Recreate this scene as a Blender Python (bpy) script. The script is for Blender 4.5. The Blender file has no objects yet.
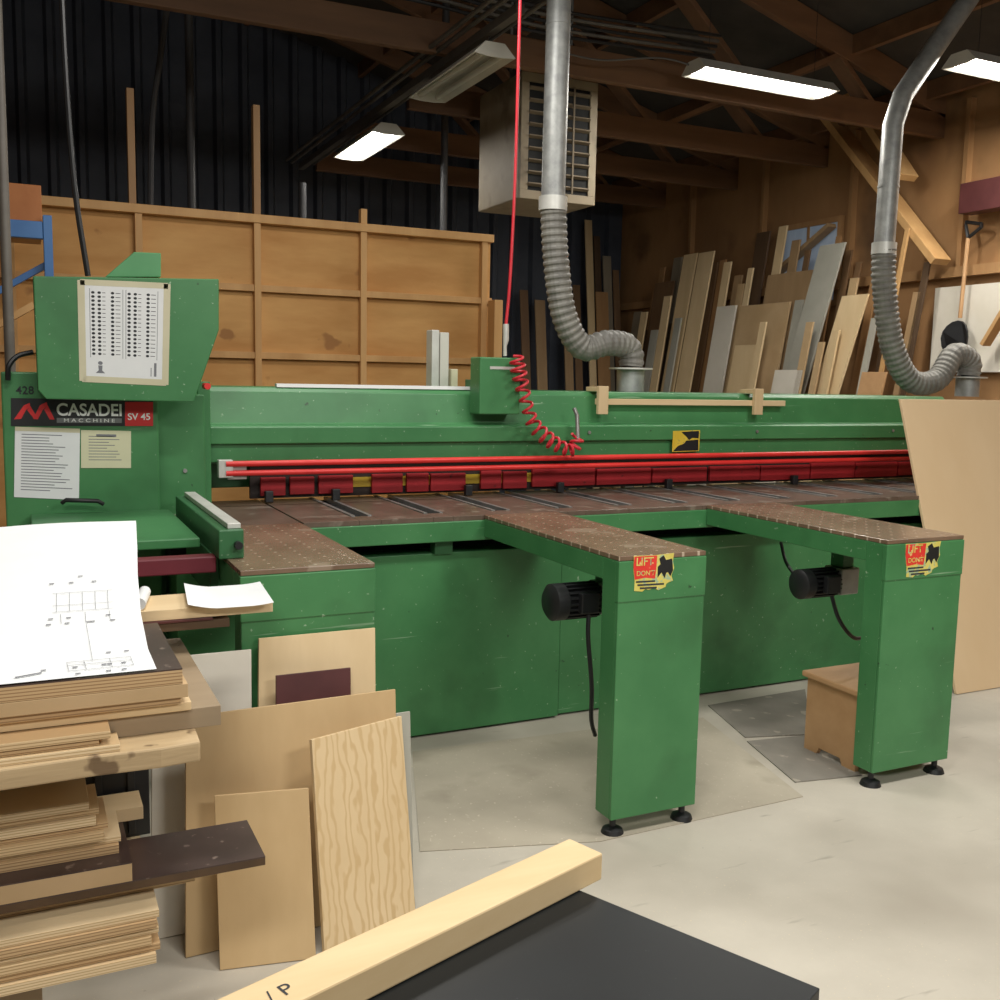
import bpy, bmesh, math, random
from mathutils import Vector as V, Matrix
random.seed(7)
scn = bpy.context.scene
COL = scn.collection
scn.view_settings.view_transform = 'Standard'
PI = math.pi
# ------------------------------------------------------------------ camera
F_PX, YAW, PITCH, ROLL = 1006.0, math.radians(25.5), math.radians(6.8), math.radians(1.1)
CAM = V((0, 0, 1.5))
cy_, sy_, cp_, sp_ = math.cos(YAW), math.sin(YAW), math.cos(PITCH), math.sin(PITCH)
R0 = V((cy_, -sy_, 0)); FW = V((sy_*cp_, cy_*cp_, -sp_)); U0 = V((sy_*sp_, cy_*sp_, cp_))
CR = R0*math.cos(ROLL) + U0*math.sin(ROLL)
CU = U0*math.cos(ROLL) - R0*math.sin(ROLL)
cam = bpy.data.cameras.new('camera'); camo = bpy.data.objects.new('camera', cam); COL.objects.link(camo)
cam.sensor_width = 36; cam.lens = 36*F_PX/1000; cam.clip_start = 0.05
M = Matrix((CR, CU, -FW)).transposed().to_4x4(); M.translation = CAM
camo.matrix_world = M
scn.camera = camo
def P(u, v, X=None, Y=None, Z=None):
    """point of the place seen at a photo pixel on a plane X=, Y= or Z="""
    d = FW + CR*((u-500)/F_PX) + CU*((500-v)/F_PX)
    if X is not None: t = (X-CAM.x)/d.x
    elif Y is not None: t = (Y-CAM.y)/d.y
    else: t = (Z-CAM.z)/d.z
    return CAM + d*t
# ------------------------------------------------------------------ materials
def S(r, g, b):
    f = lambda c: (c/255/12.92) if c/255 <= .04045 else ((c/255+.055)/1.055)**2.4
    return (f(r), f(g), f(b), 1)
def mat(name, c1, c2=None, scale=4, stretch=(1, 1, 1), rough=.55, metal=0, bump=0, lo=.35, hi=.65, detail=5,
        spots=None, emit=0, spec=.5, wave=None):
    m = bpy.data.materials.new(name); m.use_nodes = True
    nt = m.node_tree; N = nt.nodes; L = nt.links
    b = N['Principled BSDF']
    b.inputs['Roughness'].default_value = rough; b.inputs['Metallic'].default_value = metal
    b.inputs['Specular IOR Level'].default_value = spec
    b.inputs['Base Color'].default_value = c1
    if emit:
        b.inputs['Emission Color'].default_value = c1; b.inputs['Emission Strength'].default_value = emit
    if c2 is not None:
        tc = N.new('ShaderNodeTexCoord'); mp = N.new('ShaderNodeMapping'); mp.inputs['Scale'].default_value = stretch
        L.new(tc.outputs['Object'], mp.inputs['Vector'])
        nz = N.new('ShaderNodeTexNoise'); nz.inputs['Scale'].default_value = scale; nz.inputs['Detail'].default_value = detail
        nz.inputs['Roughness'].default_value = .6
        L.new(mp.outputs['Vector'], nz.inputs['Vector'])
        rp = N.new('ShaderNodeValToRGB'); rp.color_ramp.elements[0].position = lo; rp.color_ramp.elements[1].position = hi
        rp.color_ramp.elements[0].color = c1; rp.color_ramp.elements[1].color = c2
        L.new(nz.outputs['Fac'], rp.inputs['Fac'])
        out = rp.outputs['Color']
        for sp in (spots if isinstance(spots, list) else ([spots] if spots else [])):   # (colour, scale, threshold, stretch, rotation, softness)
            n2 = N.new('ShaderNodeTexNoise'); n2.inputs['Scale'].default_value = sp[1]; n2.inputs['Detail'].default_value = 3
            if len(sp) > 3 and sp[3]:
                m2 = N.new('ShaderNodeMapping'); m2.inputs['Scale'].default_value = sp[3]; m2.inputs['Rotation'].default_value = (.3, .5, .4) if len(sp) < 5 else (0, 0, sp[4])
                L.new(tc.outputs['Object'], m2.inputs['Vector']); L.new(m2.outputs['Vector'], n2.inputs['Vector'])
            else: L.new(tc.outputs['Object'], n2.inputs['Vector'])
            r2 = N.new('ShaderNodeValToRGB'); r2.color_ramp.elements[0].position = sp[2]; r2.color_ramp.elements[1].position = sp[2]+(sp[5] if len(sp) > 5 else .05)
            L.new(n2.outputs['Fac'], r2.inputs['Fac'])
            mx = N.new('ShaderNodeMix'); mx.data_type = 'RGBA'; mx.inputs[7].default_value = sp[0]
            L.new(r2.outputs['Color'], mx.inputs[0]); L.new(out, mx.inputs[6]); out = mx.outputs[2]
        if wave:    # (axis, scale, colour, distortion): ply lines or grain figure
            wv = N.new('ShaderNodeTexWave'); wv.bands_direction = wave[0]; wv.inputs['Scale'].default_value = wave[1]
            wv.inputs['Distortion'].default_value = wave[3]; wv.inputs['Detail'].default_value = 2; wv.inputs['Detail Scale'].default_value = wave[4] if len(wave) > 4 else 1
            L.new(mp.outputs['Vector'] if wave[3] else tc.outputs['Object'], wv.inputs['Vector'])
            r3 = N.new('ShaderNodeValToRGB'); r3.color_ramp.elements[0].position = .55; r3.color_ramp.elements[1].position = .95
            L.new(wv.outputs['Fac'], r3.inputs['Fac'])
            mx = N.new('ShaderNodeMix'); mx.data_type = 'RGBA'; mx.inputs[7].default_value = wave[2]
            L.new(r3.outputs['Color'], mx.inputs[0]); L.new(out, mx.inputs[6]); out = mx.outputs[2]
        L.new(out, b.inputs['Base Color'])
        if bump:
            bp = N.new('ShaderNodeBump'); bp.inputs['Strength'].default_value = bump; bp.inputs['Distance'].default_value = .01
            L.new(nz.outputs['Fac'], bp.inputs['Height']); L.new(bp.outputs['Normal'], b.inputs['Normal'])
    return m
def dots_mat(name, c1, c2, cd, sc, size=.18):
    m = mat(name, c1, c2, scale=5, rough=.24, spots=(S(142, 124, 106), 7, .62))
    nt = m.node_tree; N = nt.nodes; L = nt.links; b = N['Principled BSDF']
    src = b.inputs['Base Color'].links[0].from_socket
    tc = N.new('ShaderNodeTexCoord'); vo = N.new('ShaderNodeTexVoronoi'); vo.inputs['Randomness'].default_value = 0
    vo.voronoi_dimensions = '2D'
    vo.inputs['Scale'].default_value = sc; L.new(tc.outputs['Object'], vo.inputs['Vector'])
    r = N.new('ShaderNodeValToRGB'); r.color_ramp.elements[0].position = size; r.color_ramp.elements[1].position = size+.03
    r.color_ramp.elements[0].color = (1, 1, 1, 1); r.color_ramp.elements[1].color = (0, 0, 0, 1)
    L.new(vo.outputs['Distance'], r.inputs['Fac'])
    mx = N.new('ShaderNodeMix'); mx.data_type = 'RGBA'; mx.inputs[7].default_value = cd
    L.new(r.outputs['Color'], mx.inputs[0]); L.new(src, mx.inputs[6]); L.new(mx.outputs[2], b.inputs['Base Color'])
    return m
def wood(name, a, b, ax='X', scale=6, k=.12, rough=.6, bump=.05, **kw):
    st = {'X': (k, 1, 1), 'Y': (1, k, 1), 'Z': (1, 1, k)}[ax]
    return mat(name, S(*a), S(*b), scale=scale, stretch=st, rough=rough, bump=bump, lo=.3, hi=.7, **kw)
SCR = [(S(150, 180, 148), 60, .70), (S(140, 174, 140), 9, .71, (.25, 1.6, 6)), (S(42, 68, 44), 26, .73), (S(54, 104, 62), 3.5, .56, None, 0, .25)]
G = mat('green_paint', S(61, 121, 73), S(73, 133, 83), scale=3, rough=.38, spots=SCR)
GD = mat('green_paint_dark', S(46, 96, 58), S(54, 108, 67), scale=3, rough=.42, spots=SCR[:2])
GL = mat('green_paint_light', S(86, 150, 100), S(98, 162, 110), scale=3, rough=.33)
BRN = dots_mat('brown_table', S(108, 87, 70), S(130, 107, 88), S(184, 168, 148), 16, .060)
BRND = mat('brown_bed', S(90, 75, 64), S(110, 94, 82), scale=5, rough=.30, spots=(S(128, 116, 104), 9, .62))
STEEL = mat('steel', S(140, 140, 138), S(168, 168, 165), scale=8, rough=.38, metal=.6)
ALU = mat('aluminium', S(196, 196, 190), S(212, 212, 206), scale=8, rough=.4, metal=.2)
DUCT = mat('galvanised', S(146, 148, 147), S(176, 178, 175), scale=14, rough=.45, metal=.35)
FLEX = mat('flex_hose', S(112, 110, 105), S(134, 132, 125), scale=10, rough=.55)
BLK = mat('black_plastic', S(22, 23, 25), S(32, 33, 35), scale=9, rough=.45)
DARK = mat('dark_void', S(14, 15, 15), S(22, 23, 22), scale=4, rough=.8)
RED = mat('red_paint', S(214, 46, 44), S(228, 58, 54), scale=4, rough=.4)
REDK = mat('guard_red', S(168, 32, 40), S(186, 40, 48), scale=5, rough=.6, spots=(S(116, 30, 34), 14, .66))
MAROON = mat('maroon_paint', S(100, 30, 42), S(116, 38, 50), scale=4, rough=.5)
REDHOSE = mat('red_hose', S(190, 34, 48), S(205, 46, 58), scale=6, rough=.4)
YEL = mat('yellow_paint', S(196, 166, 46), S(210, 180, 60), scale=4, rough=.5)
YELW = mat('worn_yellow', S(206, 176, 50), S(216, 190, 66), scale=9, rough=.5, spots=(S(150, 150, 96), 60, .62))
PAPER = mat('paper', S(222, 225, 227), S(230, 232, 233), scale=5, rough=.8)
CREAM = mat('cream_paper', S(206, 204, 172), S(214, 212, 180), scale=5, rough=.8)
TAPE = mat('masking_tape', S(200, 194, 164), S(208, 202, 174), scale=5, rough=.7)
INK = mat('ink', S(50, 52, 56), rough=.8)
INKG = mat('ink_grey', S(120, 122, 128), rough=.8)
WHITE = mat('white_print', S(246, 247, 247), rough=.5)
PRED = mat('print_red', S(216, 40, 42), rough=.5)
PREDW = mat('worn_print_red', S(216, 48, 40), S(224, 60, 50), scale=20, rough=.5, spots=(S(226, 190, 120), 60, .64))
PYEL = mat('print_yellow', S(222, 212, 120), S(206, 190, 84), scale=14, rough=.5, spots=(S(164, 186, 148), 40, .55))
GREYP = mat('print_grey', S(120, 122, 124), rough=.5)
LAMPWH = mat('lamp_white', S(206, 204, 194), S(194, 192, 182), scale=4, rough=.5)
TUBE = mat('lit_tube', (1, .98, .93, 1), emit=16)
TUBEOFF = mat('unlit_tube', S(190, 190, 180), S(198, 198, 190), scale=3, rough=.3)
CONC = mat('concrete', S(176, 169, 155), S(197, 190, 176), scale=1.8, rough=.82, bump=.07, detail=12, lo=.28, hi=.72,
           spots=[(S(208, 196, 168), 120, .67), (S(158, 150, 136), 1.3, .50, None, 0, .3), (S(160, 153, 140), 16, .68, (.3, 1.8, 1), .6, .1), (S(148, 140, 126), 60, .74)])
PLYW = mat('partition_plywood', S(180, 128, 68), S(204, 156, 94), scale=2.2, stretch=(.5, 1, 2), rough=.7, spots=(S(154, 106, 56), 5, .64))
STUD = wood('stud_wood', (178, 132, 78), (200, 156, 101), 'Z')
RWALL = mat('right_wall_plywood', S(136, 99, 62), S(160, 121, 79), scale=1.2, stretch=(1, 1, .5), rough=.8, spots=(S(96, 70, 46), 1.6, .56, None, 0, .2))
CORR = mat('corrugated_metal', S(60, 66, 78), S(76, 82, 94), scale=2, rough=.55, metal=.1)
ROOF = mat('roof_metal', S(48, 46, 44), S(68, 65, 61), scale=2, rough=.8)
BEAMW = wood('roof_timber', (96, 68, 46), (124, 90, 62), 'X')
BRACEW = wood('brace_timber', (180, 138, 88), (200, 160, 108), 'Z')
PINE = wood('pine', (206, 178, 134), (224, 200, 160), 'X')
PINEZ = wood('pine_upright', (200, 174, 132), (218, 194, 154), 'Z')
PLYL = wood('pale_ply', (206, 180, 138), (222, 198, 158), 'Z', 5, .25)
PLYT = wood('tan_ply', (186, 156, 112), (204, 176, 132), 'Z', 4, .3)
PLYE = [wood('ply_edge_a', (198, 168, 124), (216, 190, 148), 'X', 6, wave=('Z', 52, S(168, 136, 96), 0)),
        wood('ply_edge_b', (182, 150, 108), (202, 172, 130), 'X', 6, wave=('Z', 48, S(148, 116, 80), 0)),
        wood('ply_edge_c', (212, 188, 148), (226, 204, 166), 'X', 6, wave=('Z', 55, S(184, 154, 112), 0))]
PLYG = mat('figured_ply', S(208, 182, 140), S(220, 196, 156), scale=4, stretch=(1, 1, .3), rough=.6, wave=('X', 13, S(200, 171, 126), 10, 1.6))
MDF = mat('mdf', S(178, 150, 110), S(190, 162, 124), scale=3, rough=.8)
GREYB = mat('grey_board', S(158, 157, 146), S(172, 170, 159), scale=3, rough=.7)
WHB = mat('white_board', S(212, 206, 192), S(222, 216, 204), scale=3, rough=.6)
FILM = mat('brown_film', S(58, 45, 42), S(78, 62, 58), scale=4, rough=.35, spots=(S(116, 100, 92), 40, .66))
FILMR = mat('maroon_film', S(74, 36, 36), S(88, 46, 45), scale=4, rough=.4)
GREYW = wood('grey_wood', (136, 118, 94), (158, 139, 113), 'X', 7, .1, bump=.2)
ROUGHW = wood('rough_plank', (160, 136, 102), (196, 172, 134), 'X', 9, .08, bump=.6, spots=(S(118, 96, 70), 12, .60))
DKWOOD = wood('dark_wood', (70, 52, 36), (92, 70, 48), 'Z')
BLKSHEET = mat('black_sheet', S(17, 20, 22), S(24, 28, 30), scale=2, rough=.42, spec=.3, spots=(S(60, 66, 70), 70, .74))
STOOLW = wood('stool_wood', (178, 138, 96), (196, 156, 114), 'X')
BEIGE = mat('heater_beige', S(142, 128, 105), S(156, 142, 118), scale=3, rough=.6, spots=(S(110, 97, 78), 5, .56, None, 0, .2))
BLUE = mat('blue_steel', S(50, 98, 156), S(62, 112, 170), scale=4, rough=.45)
ORNG = mat('orange_board', S(164, 98, 48), S(178, 112, 60), scale=4, rough=.6)
MATG = mat('floor_mat', S(126, 121, 112), S(142, 136, 126), scale=3, rough=.9, spots=(S(164, 156, 142), 14, .62))
MATT = mat('tan_sheet_floor', S(166, 157, 140), S(180, 171, 153), scale=2, rough=.8, spots=[(S(196, 187, 168), 60, .66), (S(152, 143, 126), 4, .55, None, 0, .2)])
PANELT = mat('tan_panel', S(218, 190, 150), S(226, 200, 162), scale=1.5, stretch=(1, 1, .3), rough=.65)
POLE = mat('pole_steel', S(66, 66, 68), S(78, 78, 80), scale=3, rough=.5)
PANE = mat('window_pane_glow', S(150, 166, 186), S(170, 184, 200), scale=6, stretch=(1, 1, .3), rough=.4, emit=.10)  # pale pane with faint emission put in to suggest daylight
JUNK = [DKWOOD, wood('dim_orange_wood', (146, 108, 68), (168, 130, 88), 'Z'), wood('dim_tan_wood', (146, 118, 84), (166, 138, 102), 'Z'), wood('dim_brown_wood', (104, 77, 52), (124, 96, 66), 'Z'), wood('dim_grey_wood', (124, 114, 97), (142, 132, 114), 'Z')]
# ------------------------------------------------------------------ mesh helpers
class MB:
    def __init__(s): s.bm = bmesh.new()
    def hexa(s, p):
        v = [s.bm.verts.new(q) for q in p]
        for f in ((3, 2, 1, 0), (4, 5, 6, 7), (0, 1, 5, 4), (1, 2, 6, 5), (2, 3, 7, 6), (3, 0, 4, 7)):
            s.bm.faces.new([v[i] for i in f])
        return s
    def box(s, x0, x1, y0, y1, z0, z1):
        return s.hexa([(x0, y0, z0), (x1, y0, z0), (x1, y1, z0), (x0, y1, z0), (x0, y0, z1), (x1, y0, z1), (x1, y1, z1), (x0, y1, z1)])
    def bar(s, a, b, w, h, up=(0, 0, 1)):
        a, b = V(a), V(b); d = (b-a).normalized(); up = V(up)
        sd = d.cross(up)
        if sd.length < 1e-4: sd = d.cross(V((0, 1, 0)))
        sd.normalize(); u = sd.cross(d).normalized()
        q = []
        for c in (a, b):
            q += [c-sd*w/2-u*h/2, c+sd*w/2-u*h/2, c+sd*w/2+u*h/2, c-sd*w/2+u*h/2]
        return s.hexa(q)
    def prism(s, pts, vec):
        vec = V(vec); a = [s.bm.verts.new(V(p)) for p in pts]; b = [s.bm.verts.new(V(p)+vec) for p in pts]
        n = len(pts); s.bm.faces.new(a[::-1]); s.bm.faces.new(b)
        for i in range(n): s.bm.faces.new((a[i], a[(i+1) % n], b[(i+1) % n], b[i]))
        return s
    def quad(s, *p):
        s.bm.faces.new([s.bm.verts.new(V(q)) for q in p]); return s
    def tube(s, pts, r, n=10, caps=True):
        pts = [V(p) for p in pts]; rr = r if isinstance(r, (list, tuple)) else [r]*len(pts)
        t0 = (pts[1]-pts[0]).normalized()
        nrm = t0.orthogonal().normalized(); rings = []
        for i, p in enumerate(pts):
            if i == 0: t = t0
            elif i == len(pts)-1: t = (pts[i]-pts[i-1]).normalized()
            else: t = (pts[i+1]-pts[i-1]).normalized()
            nrm = (nrm - t*nrm.dot(t))
            nrm = nrm.normalized() if nrm.length > 1e-6 else t.orthogonal().normalized()
            bn = t.cross(nrm)
            rings.append([s.bm.verts.new(p + (nrm*math.cos(2*PI*k/n) + bn*math.sin(2*PI*k/n))*rr[i]) for k in range(n)])
        for i in range(len(rings)-1):
            for k in range(n):
                s.bm.faces.new((rings[i][k], rings[i][(k+1) % n], rings[i+1][(k+1) % n], rings[i+1][k]))
        if caps:
            s.bm.faces.new(rings[0][::-1]); s.bm.faces.new(rings[-1])
        return s
    def cyl(s, a, b, r0, r1=None, n=18): return s.tube([a, b], [r0, r0 if r1 is None else r1], n)
    def build(s, name, m, parent=None, bevel=0, smooth=False, recalc=True):
        bm = s.bm
        if recalc: bmesh.ops.recalc_face_normals(bm, faces=bm.faces)
        if parent is None:
            xs = [v.co for v in bm.verts]
            lo = V([min(c[i] for c in xs) for i in range(3)]); hi = V([max(c[i] for c in xs) for i in range(3)])
            o = V(((lo.x+hi.x)/2, (lo.y+hi.y)/2, lo.z))
        else:
            o = V((0, 0, 0)); q = parent
            while q is not None: o += q.location; q = q.parent
        for v in bm.verts: v.co -= o
        me = bpy.data.meshes.new(name); bm.to_mesh(me); bm.free()
        ob = bpy.data.objects.new(name, me); COL.objects.link(ob); me.materials.append(m)
        if parent is None: ob.location = o
        else: ob.parent = parent
        if smooth:
            for p in me.polygons: p.use_smooth = True
            me.set_sharp_from_angle(angle=math.radians(40))
        if bevel:
            md = ob.modifiers.new('bevel', 'BEVEL'); md.width = bevel; md.segments = 2; md.limit_method = 'ANGLE'
        return ob
def thing(name, label, cat, loc, group=None):
    o = bpy.data.objects.new(name, None); COL.objects.link(o); o.location = loc
    o.empty_display_size = .1
    o['label'] = label; o['category'] = cat
    if group: o['group'] = group
    return o
def tag(o, label, cat, group=None):
    o['label'] = label; o['category'] = cat
    if group: o['group'] = group
    return o
def struct(o): o['kind'] = 'structure'; return o
def smoothpath(pts, n=8):
    pts = [V(p) for p in pts]; q = [pts[0]*2-pts[1]] + pts + [pts[-1]*2-pts[-2]]; out = []
    for i in range(1, len(q)-2):
        for k in range(n):
            t = k/n; a, b, c, d = q[i-1], q[i], q[i+1], q[i+2]
            out.append(.5*((2*b)+(c-a)*t+(2*a-5*b+4*c-d)*t*t+(3*b-a-3*c+d)*t**3))
    out.append(pts[-1]); return out
class Q:   # a flat quad on a surface: TL, TR, BR, BL
    def __init__(s, tl, tr, br, bl, n=(0, -1, 0)): s.c = [V(tl), V(tr), V(br), V(bl)]; s.n = V(n)
    def pt(s, a, b, off=0):
        tl, tr, br, bl = s.c
        return (tl*(1-a)+tr*a)*(1-b) + (bl*(1-a)+br*a)*b + s.n*off
    def rect(s, mb, a0, b0, a1, b1, off): mb.quad(s.pt(a0, b1, off), s.pt(a1, b1, off), s.pt(a1, b0, off), s.pt(a0, b0, off))
    def poly(s, mb, pts, off): mb.bm.faces.new([mb.bm.verts.new(s.pt(a, b, off)) for a, b in pts])
    def disc(s, mb, a, b, ra, rb, off, n=10): s.poly(mb, [(a+ra*math.cos(2*PI*k/n), b+rb*math.sin(2*PI*k/n)) for k in range(n)], off)
    def slab(s, mb, off=.001): mb.prism([s.pt(0, 1, .0002), s.pt(1, 1, .0002), s.pt(1, 0, .0002), s.pt(0, 0, .0002)], s.n*off)
    @staticmethod
    def px(tl, tr, br, bl, **k):
        n = (0, -1, 0) if 'Y' in k else ((-1, 0, 0) if 'X' in k else (0, 0, 1))
        return Q(P(*tl, **k), P(*tr, **k), P(*br, **k), P(*bl, **k), n)
def text(body, O, xd, yd, width, m, parent, bold=.0, name='lettering', off=.0, height=None):
    cu = bpy.data.curves.new('t', 'FONT'); cu.body = body; cu.size = 1; cu.offset = bold; cu.align_x = 'LEFT'
    ob = bpy.data.objects.new('t', cu); COL.objects.link(ob)
    dg = bpy.context.evaluated_depsgraph_get()
    me = bpy.data.meshes.new_from_object(ob.evaluated_get(dg))
    bpy.data.objects.remove(ob)
    xs = [v.co.x for v in me.vertices]; ys = [v.co.y for v in me.vertices]
    if not xs: return
    x0, y0 = min(xs), min(ys); s = width/(max(xs)-x0); sy = s if height is None else height/(max(ys)-y0)
    xd = V(xd).normalized(); yd = V(yd); yd = (yd-xd*yd.dot(xd)).normalized(); n = xd.cross(yd)
    o = V((0, 0, 0)); q = parent
    while q is not None: o += q.location; q = q.parent
    for v in me.vertices: v.co = V(O) + xd*((v.co.x-x0)*s) + yd*((v.co.y-y0)*sy) + n*off - o
    me.materials.clear(); me.materials.append(m); me.name = name
    r = bpy.data.objects.new(name, me); COL.objects.link(r); r.parent = parent
    return r
# ------------------------------------------------------------------ setting
struct(MB().box(-4, 7.0, -3, 11.0, -.1, 0).build('floor', CONC))
mb = MB(); x = -4.0; pts = []
while x < 7.0:
    pts += [(x, 10.90), (x+.15, 10.90), (x+.18, 10.84), (x+.23, 10.84), (x+.26, 10.90)]; x += .26
for a, b in zip(pts[:-1], pts[1:]):
    mb.quad((a[0], a[1], 0), (b[0], b[1], 0), (b[0], b[1], 5.6), (a[0], a[1], 5.6))
bmesh.ops.remove_doubles(mb.bm, verts=mb.bm.verts, dist=.0005)
struct(mb.build('wall_back', CORR))
wr = struct(MB().box(6.8, 6.95, -3, 10.9, 0, 3.9).build('wall_right', RWALL))
struct(MB().box(-4.15, -4, -3, 10.9, 0, 3.9).build('wall_left', RWALL))
for y in (4.6, 5.8, 7.0, 8.2, 9.4):
    MB().box(6.74, 6.8, y-.02, y+.02, 2.44, 3.75).build('wall_stud', JUNK[1], wr)
MB().box(6.72, 6.8, -3, 10.8, 2.38, 2.46).build('wall_rail', JUNK[1], wr)
XW = 6.58
MB().bar(P(814, 98, X=XW), P(941, 262, X=XW), .06, .18, (1, 0, 0)).build('diagonal_brace', BRACEW, wr, .004)
MB().bar(P(838, 70, X=XW-.07), P(908, 178, X=XW-.07), .06, .19, (1, 0, 0)).build('diagonal_brace', BRACEW, wr, .004)
MB().bar(P(775, 275, X=6.70), P(832, 225, X=6.70), .04, .10, (1, 0, 0)).build('diagonal_brace', JUNK[2], wr, .004)
# a small window high behind the boards, its pane faintly self-lit
wa, wb_ = P(781, 232, X=6.77), P(834, 300, X=6.77)
wn = struct(MB().box(6.775, 6.795, wb_.y, wa.y, wb_.z, wa.z).build('window_1', PANE))
wf = MB().box(6.76, 6.798, wa.y, wa.y+.05, wb_.z-.05, wa.z+.05).box(6.76, 6.798, wb_.y-.05, wb_.y, wb_.z-.05, wa.z+.05).box(6.76, 6.798, wb_.y, wa.y, wa.z, wa.z+.05).box(6.76, 6.798, wb_.y, wa.y, wb_.z-.05, wb_.z)
wf.build('window_frame', JUNK[1], wn)
MB().box(6.765, 6.7745, (wa.y+wb_.y)/2-.015, (wa.y+wb_.y)/2+.015, wb_.z, wa.z).build('window_bar', JUNK[1], wn)
# roof
mb = MB()
mb.hexa([(1, -3, 5.5), (7, -3, 3.8), (7, 11, 3.8), (1, 11, 5.5), (1, -3, 5.56), (7, -3, 3.86), (7, 11, 3.86), (1, 11, 5.56)])
mb.hexa([(-4.2, -3, 3.8), (1, -3, 5.5), (1, 11, 5.5), (-4.2, 11, 3.8), (-4.2, -3, 3.86), (1, -3, 5.56), (1, 11, 5.56), (-4.2, 11, 3.86)])
roof = struct(mb.build('ceiling', ROOF))
for y in (6.1, 7.4, 8.7, 10.0):
    MB().bar((-4 if y < 7 else 2.7, y, 3.60), (6.8, y, 3.60), .06, .19).build('roof_beam', BEAMW, roof, .004)
    MB().bar((1, y, 5.38), (6.85, y, 3.74), .06, .19).build('rafter', BEAMW, roof, .004)
    MB().bar((1, y, 5.38), (-4, y, 3.74), .06, .19).build('rafter', BEAMW, roof, .004)
    for xa, xb, zb in ((6.1, 5.6, 4.05), (4.9, 3.9, 4.5), (4.9, 5.7, 4.0), (2.9, 3.9, 4.5), (2.9, 1.0, 5.3), (-.9, 1.0, 5.3), (-.9, -1.9, 4.5)):
        if y > 7 and xa < 3: continue
        MB().bar((xa, y+.05, 3.62), (xb, y+.05, zb), .04, .14, (0, 1, 0)).build('truss_web', BEAMW, roof, .003)
for xx in (2.2, 3.4, 4.6, 5.8, 6.6):
    z = 5.5-(xx-1)*.2833-.07
    MB().bar((xx, 3, z), (xx, 10.8, z), .05, .14).build('purlin', BEAMW, roof)
RAILG = mat('rail_grey', S(82, 78, 73), S(96, 92, 86), scale=4, rough=.6)
MB().bar((2.5, 5.1, 3.485), (2.5, 9.8, 3.485), .05, .05).build('lighting_rail', RAILG, roof)
for o in (.09, .14, -.12):
    MB().tube([(2.5-o, 5.0, 3.49+abs(o)*.3), (2.5-o, 9.8, 3.49+abs(o)*.3)], .014, 8).build('conduit', RAILG, roof, smooth=True)
for k in range(5):
    y = 6.0-.02*k; zz = 3.72+.03*k
    MB().tube(smoothpath([(-.5, y-.06, zz), (.8, y-.07, zz-.05), (2.1, y-.06, zz+.02), (3.1, y-.06, zz-.03), (4.4, y-.05, zz+.02)], 8), .011, 6).build('roof_cable', (BLK, RAILG)[k % 2], roof, smooth=True)
MB().tube(smoothpath([P(545, 48, Y=5.9), P(600, 60, Y=5.9), P(660, 58, Y=5.8), P(700, 68, Y=5.7)]), .006, 6).build('roof_cable', RAILG, roof, smooth=True)
# partition of plywood and studs
pt = struct(MB().box(-1.6, 2.86, 6.22, 6.24, 0, 2.44).build('wall_partition', PLYW))
for xx in (-.7, -.02, .64, 1.31, 1.97, 2.80):
    MB().box(xx-.02, xx+.02, 6.17, 6.22, 0, 2.44 if xx != 1.97 else 2.54).build('wall_stud', STUD, pt, .002)
MB().box(-1.6, 2.86, 6.16, 6.25, 2.40, 2.45).build('top_rail', STUD, pt, .003)
for z in (2.02, 1.62):
    MB().box(-1.6, 2.86, 6.18, 6.218, z-.02, z+.02).build('cross_rail', STUD, pt, .002)
MB().box(2.82, 2.88, 6.05, 6.155, 0, 2.02).build('end_post', STUD, pt, .003)
for xx in (.62, 1.33):
    MB().box(xx-.02, xx+.02, 6.26, 6.32, 0, 3.1).build('tall_stud', JUNK[1], pt, .002)
# ------------------------------------------------------------------ the green panel saw
saw = thing('panel_saw', 'long green industrial panel saw with pressure beam and three brown-topped arms', 'saw', (2.9, 4.2, 0))
TZ = .945
MB().box(.5, 2.13, 3.82, 4.55, .01, .784).build('base_panel', G, saw, .004)
MB().box(2.14, 5.0, 3.84, 4.55, .01, .784).build('base_panel', G, saw, .004)
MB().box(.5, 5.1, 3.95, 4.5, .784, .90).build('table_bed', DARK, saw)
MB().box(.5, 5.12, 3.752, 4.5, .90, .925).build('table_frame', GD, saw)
x = .96
plates = MB(); strips = MB(); slots = MB()
plates.box(.52, .95, 3.745, 4.52, .925, TZ)
while x < 5.05:
    plates.box(x, x+.22, 3.745, 4.52, .925, TZ)
    strips.box(x+.222, x+.238, 3.86, 4.52, .925, TZ+.004); strips.box(x+.292, x+.308, 3.86, 4.52, .925, TZ+.004)
    slots.box(x+.239, x+.291, 3.86, 4.52, .925, TZ-.012)
    plates.box(x+.221, x+.309, 3.745, 3.859, .925, TZ)
    x += .31
plates.build('table_top', BRND, saw, .001); strips.build('table_strip', STEEL, saw); slots.build('table_slot', DARK, saw)
MB().box(.95, 5.12, 3.74, 3.785, .842, .925).build('table_apron', G, saw, .004)
for xx in (1.56, 2.35, 3.6, 4.4):
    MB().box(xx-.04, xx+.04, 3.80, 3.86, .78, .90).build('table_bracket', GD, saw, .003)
stick = {}
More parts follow.
